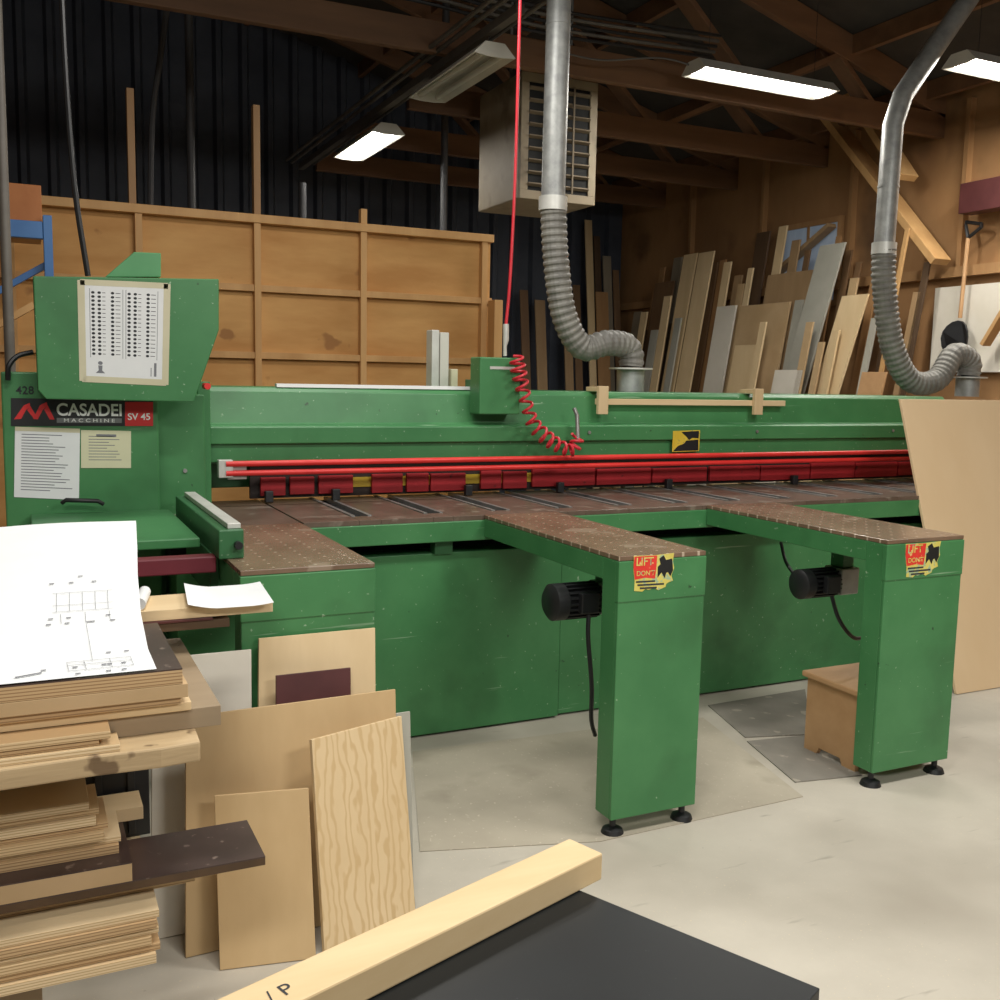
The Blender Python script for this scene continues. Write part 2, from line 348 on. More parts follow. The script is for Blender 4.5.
for k, (xa, xb, yf) in enumerate(((.55, .95, 2.86), (1.715, 2.055, 2.70), (2.84, 3.235, 2.665))):
    fr = MB(); fr.box(xa, xa+.03, yf+.1, 3.74, .855, .93).box(xb-.03, xb, yf+.1, 3.74, .855, .93).box(xa+.03, xb-.03, yf+.1, 3.74, .90, .93)
    arm = fr.build('table_arm', G, saw, .003)
    MB().box(xa, xb, yf, 3.744, .9305, TZ+.001).build('arm_surface', BRN, arm, .002)
    mb = MB(); mb.box(xa, xb, yf, yf+.012, .060, .93); mb.box(xa, xa+.012, yf+.0125, yf+.1, .060, .93); mb.box(xb-.012, xb, yf+.0125, yf+.1, .060, .93)
    mb.box(xa+.0125, xb-.0125, yf+.0125, yf+.1, .060, .08)
    mb.build('leg', G, arm, .003)
    MB().box(xa-.002, xb+.002, yf-.003, yf+.02, .795, .9295).build('end_cap', G, arm, .003)
    for sx in (.03, -.03):
        xf = (xa if sx > 0 else xb)+sx
        mb = MB().cyl((xf, yf+.035, .02), (xf, yf+.035, .059), .011).cyl((xf, yf+.035, .0), (xf, yf+.035, .016), .040, .034).cyl((xf, yf+.035, .016), (xf, yf+.035, .026), .034, .014)
        mb.build('foot', BLK, arm, smooth=True)
    stick[k] = (xa, xb, yf)
# pressure beam
prof = [(4.36, 1.13), (4.36, 1.205), (4.335, 1.209), (4.335, 1.280), (4.35, 1.288), (4.40, 1.292), (4.425, 1.43), (4.445, 1.45), (4.85, 1.45), (4.85, 1.0), (4.55, 1.0), (4.55, 1.11), (4.40, 1.12)]
XB0, XB1 = .715, 5.12
beam = MB().prism([(XB0, y, z) for y, z in prof], (XB1-XB0, 0, 0)).build('pressure_beam', G, saw, .004)
MB().box(1.02, 2.02, 4.438, 4.475, 1.4505, 1.466).build('scale_strip', WHITE, beam)
for xx in (2.55, 3.6, 4.6):
    MB().cyl((xx, 4.331, 1.25), (xx, 4.326, 1.25), .009, n=8).build('bolt', STEEL, beam)
MB().box(.66, .712, 4.30, 4.86, .95, 1.47).build('beam_end_plate', G, saw, .004)
for z in (1.128, 1.088):
    MB().cyl((.77, 4.295, z), (XB1, 4.295, z), .0125, n=14).build('safety_bar', RED, saw, smooth=True)
mb = MB().box(.74, .80, 4.29, 4.33, 1.07, 1.145).box(.78, .86, 4.310, 4.33, 1.06, 1.135)
mb.build('bar_bracket', ALU, saw, .003)
MB().box(.9, 5.1, 4.44, 4.46, .960, 1.109).build('shoe_backing', mat('shoe_back', S(40, 30, 27), S(54, 42, 36), scale=6, rough=.7), saw)
MB().box(1.3, 2.3, 4.432, 4.4395, 1.0, 1.045).build('yellow_backing', YEL, saw)
for xa, xb in ((.94, 1.05), (1.07, 1.18), (1.20, 1.36), (1.45, 1.60), (1.62, 1.73), (1.74, 1.92), (2.0, 2.11), (2.12, 2.25), (2.28, 2.64), (2.65, 2.98), (2.99, 3.34), (3.36, 3.70), (3.71, 4.06), (4.07, 4.40), (4.41, 4.74), (4.75, 5.06)):
    MB().box(xa, xb, 4.410, 4.430, .974+random.uniform(-.003, .005), 1.060+random.uniform(-.006, .005)).build('pressure_shoe', REDK, saw, .003)
for xx in (.95, 1.25, 1.9, 2.4, 3.05, 3.9):
    MB().box(xx, xx+.035, 4.36, 4.39, .95, 1.0).build('hold_down', BLK, saw, .003)
# left control cabinet
zc = P(20, 372, Y=4.0).z
cab = MB().box(-.06, .47, 4.0, 4.75, .02, zc).build('control_cabinet', G, saw, .006)
MB().box(.471, .659, 4.12, 4.75, .02, 1.42).build('side_column', G, saw, .005)
YC = 3.998
q = Q.px((11, 398), (153, 401), (153, 426), (11, 426), Y=YC)
mb = MB(); q.slab(mb); plate = mb.build('name_plate', BLK, cab)
plate['label'] = 'black maker plate with white and red print'
xd = q.pt(1, .5)-q.pt(0, .5); yd = q.pt(0, 0)-q.pt(0, 1); W = xd.length
text('CASADEI', q.pt(.31, .62), xd, yd, W*.46, WHITE, plate, .022, off=.0016, height=.046)
mb = MB(); q.rect(mb, .31, .70, .77, .88, .0016); mb.build('plate_stripe', GREYP, plate)
text('M A C C H I N E', q.pt(.36, .85), xd, yd, W*.36, WHITE, plate, .01, off=.0024, height=.013)
mb = MB()
q.poly(mb, ((.02, .76), (.085, .26), (.125, .16), (.13, .30), (.10, .42), (.068, .74)), .0016)
q.poly(mb, ((.108, .42), (.131, .28), (.172, .66), (.158, .76)), .0017)
q.poly(mb, ((.148, .74), (.195, .24), (.24, .12), (.247, .26), (.215, .40), (.180, .76)), .0018)
q.poly(mb, ((.224, .40), (.247, .24), (.285, .64), (.295, .76), (.262, .76)), .0019)
mb.build('logo', PRED, plate, recalc=False)
q2 = Q.px((125, 402), (153, 402), (153, 426), (125, 426), Y=YC-.0013)
mb = MB(); q2.slab(mb); rp = mb.build('model_plate', PRED, cab)
text('SV 45', q2.pt(.1, .75), q2.pt(1, .5)-q2.pt(0, .5), q2.pt(0, 0)-q2.pt(0, 1), (q2.pt(1, .5)-q2.pt(0, .5)).length*.8, WHITE, rp, .015, off=.0014)
q3 = Q.px((16, 384), (34, 384), (34, 394), (16, 394), Y=YC)
text('428', q3.pt(0, 1), V((1, 0, 0)), V((0, 0, 1)), (q3.pt(1, 0)-q3.pt(0, 0)).length, INK, cab, .01, off=.001)
def lines(q, rows, mbk, a0=.1, a1=.9, b0=.08, th=.45, off=.0014):
    for k in range(rows):
        b = b0+(1-2*b0)*k/rows
        q.rect(mbk, a0, b, a0+(a1-a0)*random.uniform(.5, 1), b+(1-2*b0)/rows*th, off)
q4 = Q.px((15, 428), (80, 430), (79, 500), (14, 497), Y=YC)
mb = MB(); q4.slab(mb); pp = mb.build('taped_notice', PAPER, cab)
mb = MB(); lines(q4, 20, mb, th=.3); mb.build('print_lines', INKG, pp, recalc=False)
mb = MB(); q4.rect(mb, 0, -.02, 1, .04, .0018); mb.build('tape', TAPE, pp, recalc=False)
q5 = Q.px((81, 430), (131, 431), (131, 468), (81, 468), Y=YC)
mb = MB(); q5.slab(mb); pp = mb.build('taped_notice', CREAM, cab)
mb = MB(); lines(q5, 9, mb, .15, .85, .15, .25); q5.rect(mb, .3, .1, .7, .17, .0014); mb.build('print_lines', INKG, pp, recalc=False)
MB().tube([P(62, 503, Y=3.93), P(66, 500, Y=3.92), P(98, 501, Y=3.92), P(103, 504, Y=3.93)], .008).build('handle', BLK, cab, smooth=True)
MB().cyl((.58, 4.11, 1.12), (.58, 4.13, 1.12), .008).build('bolt', STEEL, saw, smooth=True)
# overhanging head panel with the chart
YH = 3.86
poly = [P(u, v, Y=YH) for u, v in ((33, 276), (219, 279), (219, 330), (194, 402), (46, 399), (38, 390))]
head = MB().prism(poly, (0, .13, 0)).build('control_head', G, saw, .004)
poly = [P(u, v, Y=YH+.04) for u, v in ((105, 277), (134, 252), (161, 253), (161, 277))]
MB().prism(poly, (0, .12, 0)).build('head_bracket', GL, head, .003)
q = Q.px((80, 282), (168, 286), (166, 383), (82, 379), Y=YH)
mb = MB(); q.slab(mb); sh = mb.build('chart_sheet', PAPER, head)
for blk in (.12, .53):
    mb = MB()
    for r in range(16):
        b = .10+r*.042
        for c in (0, .07, .22):
            q.disc(mb, blk+c+.02, b, .021, .014, .0014, 8)
        q.rect(mb, blk+.125, b-.003, blk+.16, b+.003, .0014)
        q.rect(mb, blk+.275, b-.003, blk+.33, b+.003, .0014)
    mb.build('chart_marks', INK, sh, recalc=False)
mb = MB()
for a in (.1, .475, .51, .88):
    q.rect(mb, a, .06, a+.006, .77, .0013)
q.disc(mb, .215, .825, .028, .020, .0014); q.poly(mb, ((.19, .85), (.24, .85), (.235, .90), (.27, .93), (.16, .93), (.195, .90)), .0014)
q.rect(mb, .85, .80, .88, .94, .0014); q.rect(mb, .81, .85, .82, .94, .0014)
mb.build('chart_rules', INKG, sh, recalc=False)
mb = MB()
for r in ((-.03, -.02, .05, 1.02), (.95, -.02, 1.03, 1.02), (0, -.03, 1, .03), (0, .965, 1, 1.03)): q.rect(mb, *r, .0018)
mb.build('tape', TAPE, sh, recalc=False)
MB().cyl(P(205, 386, Y=3.9), P(205, 386, Y=3.9)+V((0, -.06, 0)), .012).build('knob', RED, head, smooth=True)
# side table, fence rail and maroon bar at the left arm
MB().box(.02, .50, 3.25, 3.99, .955, .985).build('side_table', G, saw, .004)
MB().box(.02, .06, 3.9, 3.99, .02, .955).build('side_table_support', GD, saw, .003)
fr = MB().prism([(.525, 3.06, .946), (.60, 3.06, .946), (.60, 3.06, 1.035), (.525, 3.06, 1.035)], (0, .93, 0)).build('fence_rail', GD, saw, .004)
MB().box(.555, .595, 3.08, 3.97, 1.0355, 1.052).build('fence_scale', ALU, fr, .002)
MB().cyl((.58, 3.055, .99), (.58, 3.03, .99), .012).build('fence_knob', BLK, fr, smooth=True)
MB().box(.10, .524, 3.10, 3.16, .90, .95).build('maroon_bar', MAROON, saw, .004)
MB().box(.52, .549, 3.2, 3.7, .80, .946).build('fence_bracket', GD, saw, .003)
# feed motors under the arms
def motor(xr, y, z, r=.058):
    mb = MB().cyl((xr-.13, y, z), (xr, y, z), r-.004, n=24)
    for k in range(20):
        a = 2*PI*k/20; d = V((0, math.cos(a), math.sin(a)))
        mb.bar(V((xr-.13, y, z))+d*r, V((xr, y, z))+d*r, .006, .014, d)
    o = mb.build('motor', BLK, saw)
    MB().tube([(xr-.132, y, z), (xr-.175, y, z), (xr-.188, y, z)], [r+.007, r+.007, r-.010], 24).build('fan_cover', BLK, o, smooth=True)
    MB().box(xr-.10, xr-.03, y-.085, y-.055, z-.03, z+.04).build('terminal_box', BLK, o, .004)
    MB().box(xr+.001, xr+.10, y-.05, y+.05, z-.05, z+.06).build('gearbox', STEEL, o, .006)
    MB().box(xr+.02, xr+.08, y-.035, y+.035, z+.061, .90).build('motor_bracket', GD, o, .003)
    return o
m1 = motor(1.82, 3.02, .735)
MB().tube(smoothpath([(1.75, 2.94, .70), (1.745, 2.93, .62), (1.765, 2.93, .45), (1.78, 2.95, .32), (1.81, 2.97, .25)]), .008, 8).build('motor_cable', BLK, m1, smooth=True)
m2 = motor(3.005, 3.10, .70, .054)
MB().tube(smoothpath([(2.94, 3.03, .66), (2.95, 3.0, .58), (2.99, 2.99, .52), (3.05, 3.0, .48), (3.12, 3.02, .47)]), .008, 8).build('motor_cable', BLK, m2, smooth=True)
c0, c1, c2 = P(781, 543, Y=3.70), P(786, 562, Y=3.6), P(797, 578, Y=3.4)
MB().tube(smoothpath([c0, c1, c2, P(806, 590, Y=3.18)]), .008, 8).build('motor_cable', BLK, m2, smooth=True)
MB().cyl((2.16, 3.84, .55), (2.16, 3.815, .55), .014).build('knob', BLK, saw, smooth=True)
# stickers
def sticker(q, parent, torn):
    mb = MB(); mb.prism([q.pt(a, b, .0002) for a, b in torn], q.n*.0008); s = mb.build('warning_sticker', PYEL, parent)
    mb = MB(); q.poly(mb, ((.02, .66), (.28, .62), (.52, .66), (.56, .34), (.58, .03), (.03, .02), (.0, .3)), .0012); mb.build('sticker_panel', PREDW, s, recalc=False)
    xd = q.pt(1, .5)-q.pt(0, .5); yd = q.pt(0, 0)-q.pt(0, 1); W = xd.length
    text('LIFT', q.pt(.07, .28), xd, yd, W*.42, PYEL, s, .01, off=.0016)
    text("DON'T", q.pt(.07, .56), xd, yd, W*.44, PYEL, s, .01, off=.0016)
    mb = MB()
    q.poly(mb, ((.58, .64), (.59, .34), (.66, .27), (.63, .12), (.74, .04), (.80, .17), (.95, .14), (.97, .46), (.90, .62), (.84, .50), (.80, .52), (.76, .66), (.68, .50)), .0016)
    mb.build('sticker_figure', BLK, s, recalc=False)
    mb = MB()
    for k, (a0, a1) in enumerate(((.05, .52), (.08, .74), (.14, .56))): q.rect(mb, a0, .70+k*.09, a1, .75+k*.09, .0014)
    mb.build('sticker_lines', INK, s, recalc=False)
TORN = ((0, .97), (.2, 1), (.28, .93), (.35, .96), (.5, .91), (.6, .98), (.78, .9), (.80, .82), (.86, .78), (.97, .74), (.93, .6), (1, .4), (.97, .2), (1, 0), (.5, .02), (.02, 0), (.0, .4), (.02, .7))
xa, xb, yf = stick[1]
sticker(Q.px((633, 556), (674, 553), (674, 590), (634, 592), Y=yf-.0032), saw, TORN)
xa, xb, yf = stick[2]
sticker(Q.px((905, 544), (941, 541), (938, 575), (906, 578), Y=yf-.0032), saw, TORN)
q = Q.px((673, 431), (700, 430), (699, 451), (672, 452), Y=4.333)
mb = MB(); q.slab(mb); s = mb.build('warning_sticker', YELW, saw)
mb = MB()
for f in (((.03, .97), (.2, .72), (.42, .62), (.5, .48), (.95, .45), (.97, .97)), ((.30, .06), (.96, .04), (.96, .4), (.72, .36), (.6, .47), (.5, .3))): q.poly(mb, f, .0014)
mb.build('sticker_figure', BLK, s, recalc=False)
# air box on the beam, actuator posts
tl, br = P(475, 357, Y=4.34), P(514, 414, Y=4.34)
ab = MB().box(tl.x, br.x, 4.28, 4.395, br.z, tl.z).build('air_box', G, saw, .006)
MB().box(tl.x+.05, br.x-.03, 4.278, 4.2795, tl.z-.055, tl.z-.042).build('data_label', ALU, ab)
MB().box(tl.x+.02, tl.x+.10, 4.3955, 4.50, 1.451, 1.50).build('air_box_bracket', GD, ab, .003)
p0, p1 = P(430, 330, Y=4.75), P(447, 388, Y=4.75)
wdt = (p1.x-p0.x)
a_ = MB().box(p0.x, p0.x+wdt*.42, 4.72, 4.80, 1.451, p0.z).build('actuator', ALU, saw, .004)
MB().box(p0.x+wdt*.5, p1.x, 4.73, 4.80, 1.451, p0.z-.01).build('actuator_post', LAMPWH, a_, .003)
c = P(452, 375, Y=4.75); MB().box(c.x-.015, c.x+.02, 4.72, 4.8, 1.451, c.z+.03).build('actuator_valve', TAPE, a_, .003)
# dust ports on the back of the saw
for u in (630, 967):
    b = P(u, 392, Y=4.72)
    o = MB().tube([(b.x, 4.72, 1.451), (b.x, 4.72, 1.57)], .075, 24).build('dust_port', DUCT, saw, smooth=True)
    MB().cyl((b.x, 4.72, 1.571), (b.x, 4.72, 1.58), .12, n=24).build('port_collar', ALU, o, smooth=True)
# ------------------------------------------------------------------ ducts
def duct(label, straight, flex, rs, rf):
    t = thing('dust_duct', label, 'duct', (straight[-1].x, straight[-1].y, straight[-1].z))
    mp = MB().tube(straight, rs, 20).build('metal_pipe', DUCT, t, smooth=True)
    for i in range(len(straight)-1):
        n = max(1, int((straight[i+1]-straight[i]).length/.30)); d = (straight[i+1]-straight[i])
        for k in range(1, n):
            c = straight[i]+d*(k/n)
            MB().cyl(c-d.normalized()*.006, c+d.normalized()*.006, rs+.003, n=20).build('pipe_seam', DUCT, mp, smooth=True)
    d = (straight[-1]-straight[-2]).normalized()
    MB().cyl(straight[-1]-d*.03, straight[-1]+d*.04, rs+.012, n=20).build('hose_clamp', ALU, t, smooth=True)
    path = smoothpath(flex, 22)
    ev = [path[0]]; step = .009; acc = 0
    for a, b in zip(path[:-1], path[1:]):
        L_ = (b-a).length
        while acc+L_ >= step:
            a = a+(b-a).normalized()*(step-acc); L_ = (b-a).length; acc = 0; ev.append(a.copy())
        acc += L_
    rr = [rf*(1.0 if k % 4 < 2 else .92) for k in range(len(ev))]
    MB().tube(ev, rr, 18).build('flexible_hose', FLEX, t, smooth=False)
    return t
Yd = 4.72
px1 = P(630, 392, Y=Yd).x; px2 = P(967, 392, Y=Yd).x
duct('grey dust duct with ribbed hose dropping behind middle of the saw beam',
     [P(560, -60, Y=Yd)+V((.01, 0, .7)), P(556, 100, Y=Yd), P(553, 203, Y=Yd)],
     [P(553, 205, Y=Yd), P(556, 260, Y=Yd), P(564, 315, Y=Yd), P(582, 347, Y=Yd), P(606, 343, Y=Yd-.02), V((px1-.04, Yd, 1.70)), V((px1, Yd, 1.65)), V((px1, Yd, 1.582))], .062, .07)
duct('bent metal dust duct with ribbed hose behind right end of the beam',
     [P(985, -25, Y=Yd), P(940, 40, Y=Yd), P(903, 95, Y=Yd), P(893, 125, Y=Yd), P(884, 248, Y=Yd)],
     [P(884, 250, Y=Yd), P(884, 285, Y=Yd), P(892, 345, Y=Yd), P(910, 380, Y=Yd), P(936, 380, Y=Yd-.02), P(954, 355, Y=Yd), V((px2, Yd, 1.68)), V((px2, Yd, 1.582))], .062, .075)
# ------------------------------------------------------------------ air hoses
h = thing('air_hose', 'thin straight red air hose hanging from the roof to the saw', 'hose', P(506, 352, Y=4.33))
MB().tube(smoothpath([P(522, -70, Y=4.33), P(519, 40, Y=4.33), P(515, 180, Y=4.33), P(510, 280, Y=4.33), P(506, 325, Y=4.33)]), .0075, 10).build('hose_line', REDHOSE, h, smooth=True)
MB().tube([P(506, 324, Y=4.33), P(506, 340, Y=4.33), P(505, 346, Y=4.33), P(505, 356, Y=4.33)], [.014, .014, .009, .009], 12).build('coupling', ALU, h, smooth=True)
ctr = smoothpath([P(516, 356, Y=4.24), P(520, 378, Y=4.235), P(526, 402, Y=4.235), P(534, 425, Y=4.235), P(552, 442, Y=4.235), P(572, 450, Y=4.235), P(578, 436, Y=4.245)], 30)
hp = []; turns = 15
for i, c in enumerate(ctr):
    s = i/(len(ctr)-1); t = (ctr[min(i+1, len(ctr)-1)]-ctr[max(i-1, 0)]).normalized()
    n1 = V((0, 1, 0)); n2 = t.cross(n1).normalized(); a = 2*PI*turns*(s+.02*math.sin(9*s))
    r = .030+.004*math.sin(13*s)
    hp.append(c+(n1*math.cos(a)+n2*math.sin(a))*r)
h = thing('coiled_hose', 'red coiled air hose looping across the beam front', 'hose', P(545, 440, Y=4.25))
MB().tube(hp, .007, 8).build('hose_coil', REDHOSE, h, smooth=True)
MB().tube([P(578, 440, Y=4.27), P(577, 415, Y=4.28), P(574, 408, Y=4.29)], .010, 10).build('coupling', STEEL, h, smooth=True)
# ------------------------------------------------------------------ wooden stop stick on the beam
Yj = 4.375
a, b = P(596, 401, Y=Yj), P(784, 405, Y=Yj)
j = thing('wooden_gauge', 'light wooden gauge stick with end blocks hooked on the beam top', 'gauge', ((a.x+b.x)/2, Yj, a.z))
MB().box(a.x, b.x, Yj-.012, Yj+.012, a.z-.018, a.z+.012).build('stick', PINE, j, .002)
for u in (600, 755):
    c = P(u, 399, Y=Yj); MB().box(c.x-.028, c.x+.028, Yj-.036, Yj-.0125, a.z-.065, a.z+.075).build('end_block', PINEZ, j, .002)
    MB().box(c.x-.025, c.x+.025, Yj-.0124, Yj+.10, 1.4525, 1.475).build('hook_block', PINEZ, j, .002)
# ------------------------------------------------------------------ right tan panel leaning on the table
a = P(957, 695, Z=0)
ya, yb, za, xa = a.y, 3.97, 1.44, a.x
sh = MB().hexa([(xa, ya, 0.003), (xa+1.3, ya, .003), (xa+1.3, ya+.018, 0.003), (xa, ya+.018, 0.003), (xa+.10, yb-.03, za), (xa+1.4, yb-.03, za), (xa+1.4, yb-.012, za), (xa+.10, yb-.012, za)]).build('plywood_sheet', PANELT, None, .002)
tag(sh, 'large smooth tan panel leaning against right end of the saw table', 'panel')
# ------------------------------------------------------------------ stool
sx, sy = 2.90, 2.81
t = thing('step_stool', 'small plain wooden step stool standing behind the right saw leg', 'stool', (sx+.2, sy+.15, 0))
MB().box(sx-.02, sx+.40, sy-.015, sy+.30, .31, .335).build('step', STOOLW, t, .006)
for x0 in (sx, sx+.36):
    MB().prism([(x0, sy, 0.001), (x0, sy+.07, 0.001), (x0, sy+.085, .03), (x0, sy+.20, .03), (x0, sy+.215, 0.001), (x0, sy+.285, 0.001), (x0, sy+.285, .309), (x0, sy, .309)], (.02, 0, 0)).build('side_panel', STOOLW, t, .002)
pts = [(sx+.021, 0.06), (sx+.09, .06)] + [(sx+.19+.09*math.cos(PI-a), .06+.05*math.sin(a)) for a in [PI*k/8 for k in range(9)]] + [(sx+.359, .06), (sx+.359, .309), (sx+.021, .309)]
MB().prism([(x, sy+.01, z) for x, z in pts], (0, .02, 0)).build('front_panel', STOOLW, t, .002)
# ------------------------------------------------------------------ sheets on the floor
def flat(label, name, cat, px, m, z=.004, z0=.0008):
    pts = [P(u, v, Z=0) for u, v in px]
    o = MB().prism([(p.x, p.y, z0) for p in pts], (0, 0, z)).build(name, m)
    return tag(o, label, cat)
flat('large thin tan hardboard sheet lying on floor between left saw leg and base', 'floor_sheet', 'floor sheet', [(412, 752), (590, 730), (703, 718), (803, 797), (600, 842), (420, 852)], MATT, .002)
flat('grey floor mat lying nearest the saw base behind the step stool', 'floor_mat', 'mat', [(708, 706), (805, 690), (812, 735), (745, 738)], MATG)
flat('grey floor mat in front of the step stool', 'floor_mat', 'mat', [(747, 742), (808, 736), (862, 776), (795, 783)], MATG)
# ------------------------------------------------------------------ sheets leaning on left arm
def lean(label, tl, tr, bl, br, ybl, ybr, m, cat='board', name='plywood_sheet', th=.012, sl=.22):
    BL, BR = V((P(*bl, Y=ybl).x, ybl, .002)), V((P(*br, Y=ybr).x, ybr, .002))
    yt = (ybl+ybr)/2+.1
    for _ in range(5):
        TL, TR = P(*tl, Y=yt), P(*tr, Y=yt); yt = (ybl+ybr)/2+sl*(TL.z+TR.z)/2
    hv = (TL+TR)/2-(BL+BR)/2
    e = (BR-BL).normalized()
    n = e.cross(hv).normalized()
    if n.y < 0: n = -n
    n = n*th
    b0, b1, t1, t0 = BL, BR, BR+hv, BL+hv
    o = MB().hexa([b0, b1, b1+V((n.x, n.y, 0)), b0+V((n.x, n.y, 0)), t0, t1, t1+n, t0+n]).build(name, m, None, .0015)
    return tag(o, label, cat)
lean('pale figured plywood offcut at front right of the leaning sheets', (313, 733), (402, 722), (325, 960), (416, 916), 2.405, 2.495, PLYG, th=.014, sl=.26)
lean('small square tan plywood offcut at front left of the leaning sheets', (214, 796), (308, 788), (220, 976), (316, 961), 2.45, 2.405, PLYT, th=.012, sl=.26)
lean('widest tan plywood sheet behind the two front leaning offcuts', (186, 716), (396, 690), (186, 970), (400, 900), 2.54, 2.56, PLYT, th=.012)
lean('narrow grey board edge showing right of the leaning plywood', (380, 716), (411, 711), (384, 905), (414, 905), 2.582, 2.586, GREYB, th=.01)
lean('small maroon film-faced offcut tucked behind the widest leaning sheet', (275, 675), (352, 668), (275, 850), (352, 850), 2.61, 2.61, FILMR, th=.012)
lean('tall cream plywood sheet at the back of the leaning offcuts', (257, 638), (377, 628), (257, 880), (377, 870), 2.665, 2.665, PLYL, th=.014)
lean('white faced sheet left of the tall cream leaning sheet', (150, 655), (253, 653), (150, 880), (253, 880), 2.66, 2.66, WHB, th=.014)
# ------------------------------------------------------------------ lumber stack at left
def board(label, x0, x1, y0, y1, z0, z1, m, name='board', cat='board', group=None, bev=.0012):
    return tag(MB().box(x0, x1, y0, y1, z0, z1).build(name, m, None, bev), label, cat, group)
def film_board(label, x0, x1, y0, y1, z0, z1, core, name='film_faced_board', cat='board'):
    t = thing(name, label, cat, ((x0+x1)/2, (y0+y1)/2, z0))
    MB().box(x0, x1, y0, y1, z0, z1-.0025).build('core', core, t, .0008)
    MB().box(x0, x1, y0, y1, z1-.0024, z1).build('film_face', FILM, t)
    return t
YS = 2.0
XL = -1.0
board('rough timber block pedestal carrying the whole left lumber stack', -.9, .0, 2.10, 2.55, .0, .325, GREYW, 'timber_block', 'block')
z = .326
ords = ['lowest', 'second from bottom', 'third from bottom', 'third from top', 'second from top', 'topmost']
for i in range(6):
    x1 = .215+(-.006, .003, -.014, .001, -.004, .002)[i]; th = (.021, .015, .019, .014, .018, .016)[i]
    board(f'{ords[i]} of six plywood sheets in the bottom left stack', XL, x1, YS+(-.004, .006, .0, .008, -.002, .004)[i], 2.62, z, z+th, PLYE[(2, 1, 0, 2, 1, 2)[i]], 'plywood_sheet', 'sheet', 'plywood sheets at the bottom of the stack'); z += th+.0010
zA = z
board('short tan offcut under the jutting dark board', -.6, .30, 2.09, 2.24, zA, zA+.026, PLYE[0], 'wood_offcut', 'board')
film_board('long dark film-faced board jutting out right from the left stack', -.9, .44, 2.052, 2.246, zA+.0265, zA+.046, DKWOOD)
zB = zA+.0465
film_board('dark film-faced panel lying over the jutting dark board', XL, .172, 2.05, 2.345, zB, zB+.040, MDF)
board('small pale block behind right end of the dark film-faced panel', .05, .215, 2.25, 2.344, zB+.0405, zB+.070, PINE, 'wood_offcut', 'block')
z = zB+.0405
bo = ['lowest', 'second', 'third', 'fourth', 'fifth', 'sixth', 'topmost']
ths = (.019, .013, .018, .012, .017, .013, .016)
for i in range(7):
    x1 = .152-.009*i+(.0, .014, -.010, .008, -.006, .010, .0)[i]; y0 = 2.10+(.0, .010, -.006, .008, .0, .012, .004)[i]
    board(f'{bo[i]} sheet counting upward in the fanned plywood bundle', XL, x1, y0, 2.245, z, z+ths[i], PLYE[(1, 2, 0, 1, 2, 0, 2)[i]], 'plywood_sheet', 'sheet', 'sheets in the fanned plywood bundle', bev=.0008); z += ths[i]+.0014
cr = thing('plastic_crate', 'black plastic crate in the gap below the rough plank', 'crate', (0, 2.48, zA))
mb = MB().box(-.75, .24, 2.36, 2.372, zA, .750).box(-.75, .24, 2.588, 2.60, zA, .750).box(-.75, -.738, 2.3725, 2.5875, zA, .750).box(.228, .24, 2.3725, 2.5875, zA, .750).box(-.737, .227, 2.3725, 2.5875, zA, zA+.012)
mb.build('crate_body', BLK, cr, .002)
MB().box(-.755, .246, 2.352, 2.3595, .715, .750).build('crate_rim', BLK, cr, .002)
for xx in (.05, .13, .20): MB().box(xx-.008, xx+.008, 2.350, 2.3595, zA+.01, .714).build('crate_rib', BLK, cr, .001)
mb = MB(); pp = [(XL, YS-.06), (-.4, YS-.055), (-.1, YS-.064), (.10, YS-.056), (.22, YS-.061), (.294, YS-.052), (.300, 2.1), (.292, 2.3), (.30, 2.62), (XL, 2.62)]
mb.prism([(a, b, .7515) for a, b in pp], (0, 0, .0405))
tag(mb.build('plank', ROUGHW, None, .004), 'rough weathered tan plank lying over the black crate', 'plank')
board('wide grey brown board poking out right above the rough plank', XL, .347, YS+.025, 2.6, .7925, .834, GREYW, 'board', 'board')
board('lowest of three short offcuts lying on front of rough plank', XL, .148, YS-.05, 2.022, .7925, .806, PLYE[2], 'wood_offcut', 'board')
board('middle of three short offcuts lying on front of rough plank', XL, .112, YS-.042, 2.020, .8065, .818, PLYE[1], 'wood_offcut', 'board')
board('uppermost of three short offcuts lying on front of rough plank', XL, .132, YS-.046, 2.021, .8185, .833, PLYE[0], 'wood_offcut', 'board')
board('pale timber strip lying just over the grey brown board', XL, .288, YS+.015, 2.55, .8345, .852, PINE, 'board', 'board')
board('thin tan sheet third from top of the left stack', XL, .266, YS+.006, 2.5, .8525, .866, PLYE[1], 'sheet', 'board')
board('tan edged panel second from top of the left stack', XL, .280, YS+.0, 2.5, .8665, .894, MDF, 'sheet', 'board')
film_board('dark faced panel directly under the big drawing sheet', XL, .270, YS+.0, 2.40, .8945, .926, PLYE[1])
board('timber block propping up back of the drawing sheet', -.7, .10, 2.28, 2.38, .9265, 1.05, PINE, 'wood_offcut', 'block')
board('dark wood strip under the pale block near the green fence', .05, .44, 2.43, 2.58, .8945, .915, DKWOOD, 'board', 'board')
board('thin maroon film strip between dark strip and pale block', .10, .40, 2.425, 2.59, .9155, .922, FILMR, 'board', 'board')
board('pale wood block with paper on it beside the drawing', .10, .545, 2.43, 2.60, .9225, .948, PINE, 'wood_offcut', 'block')
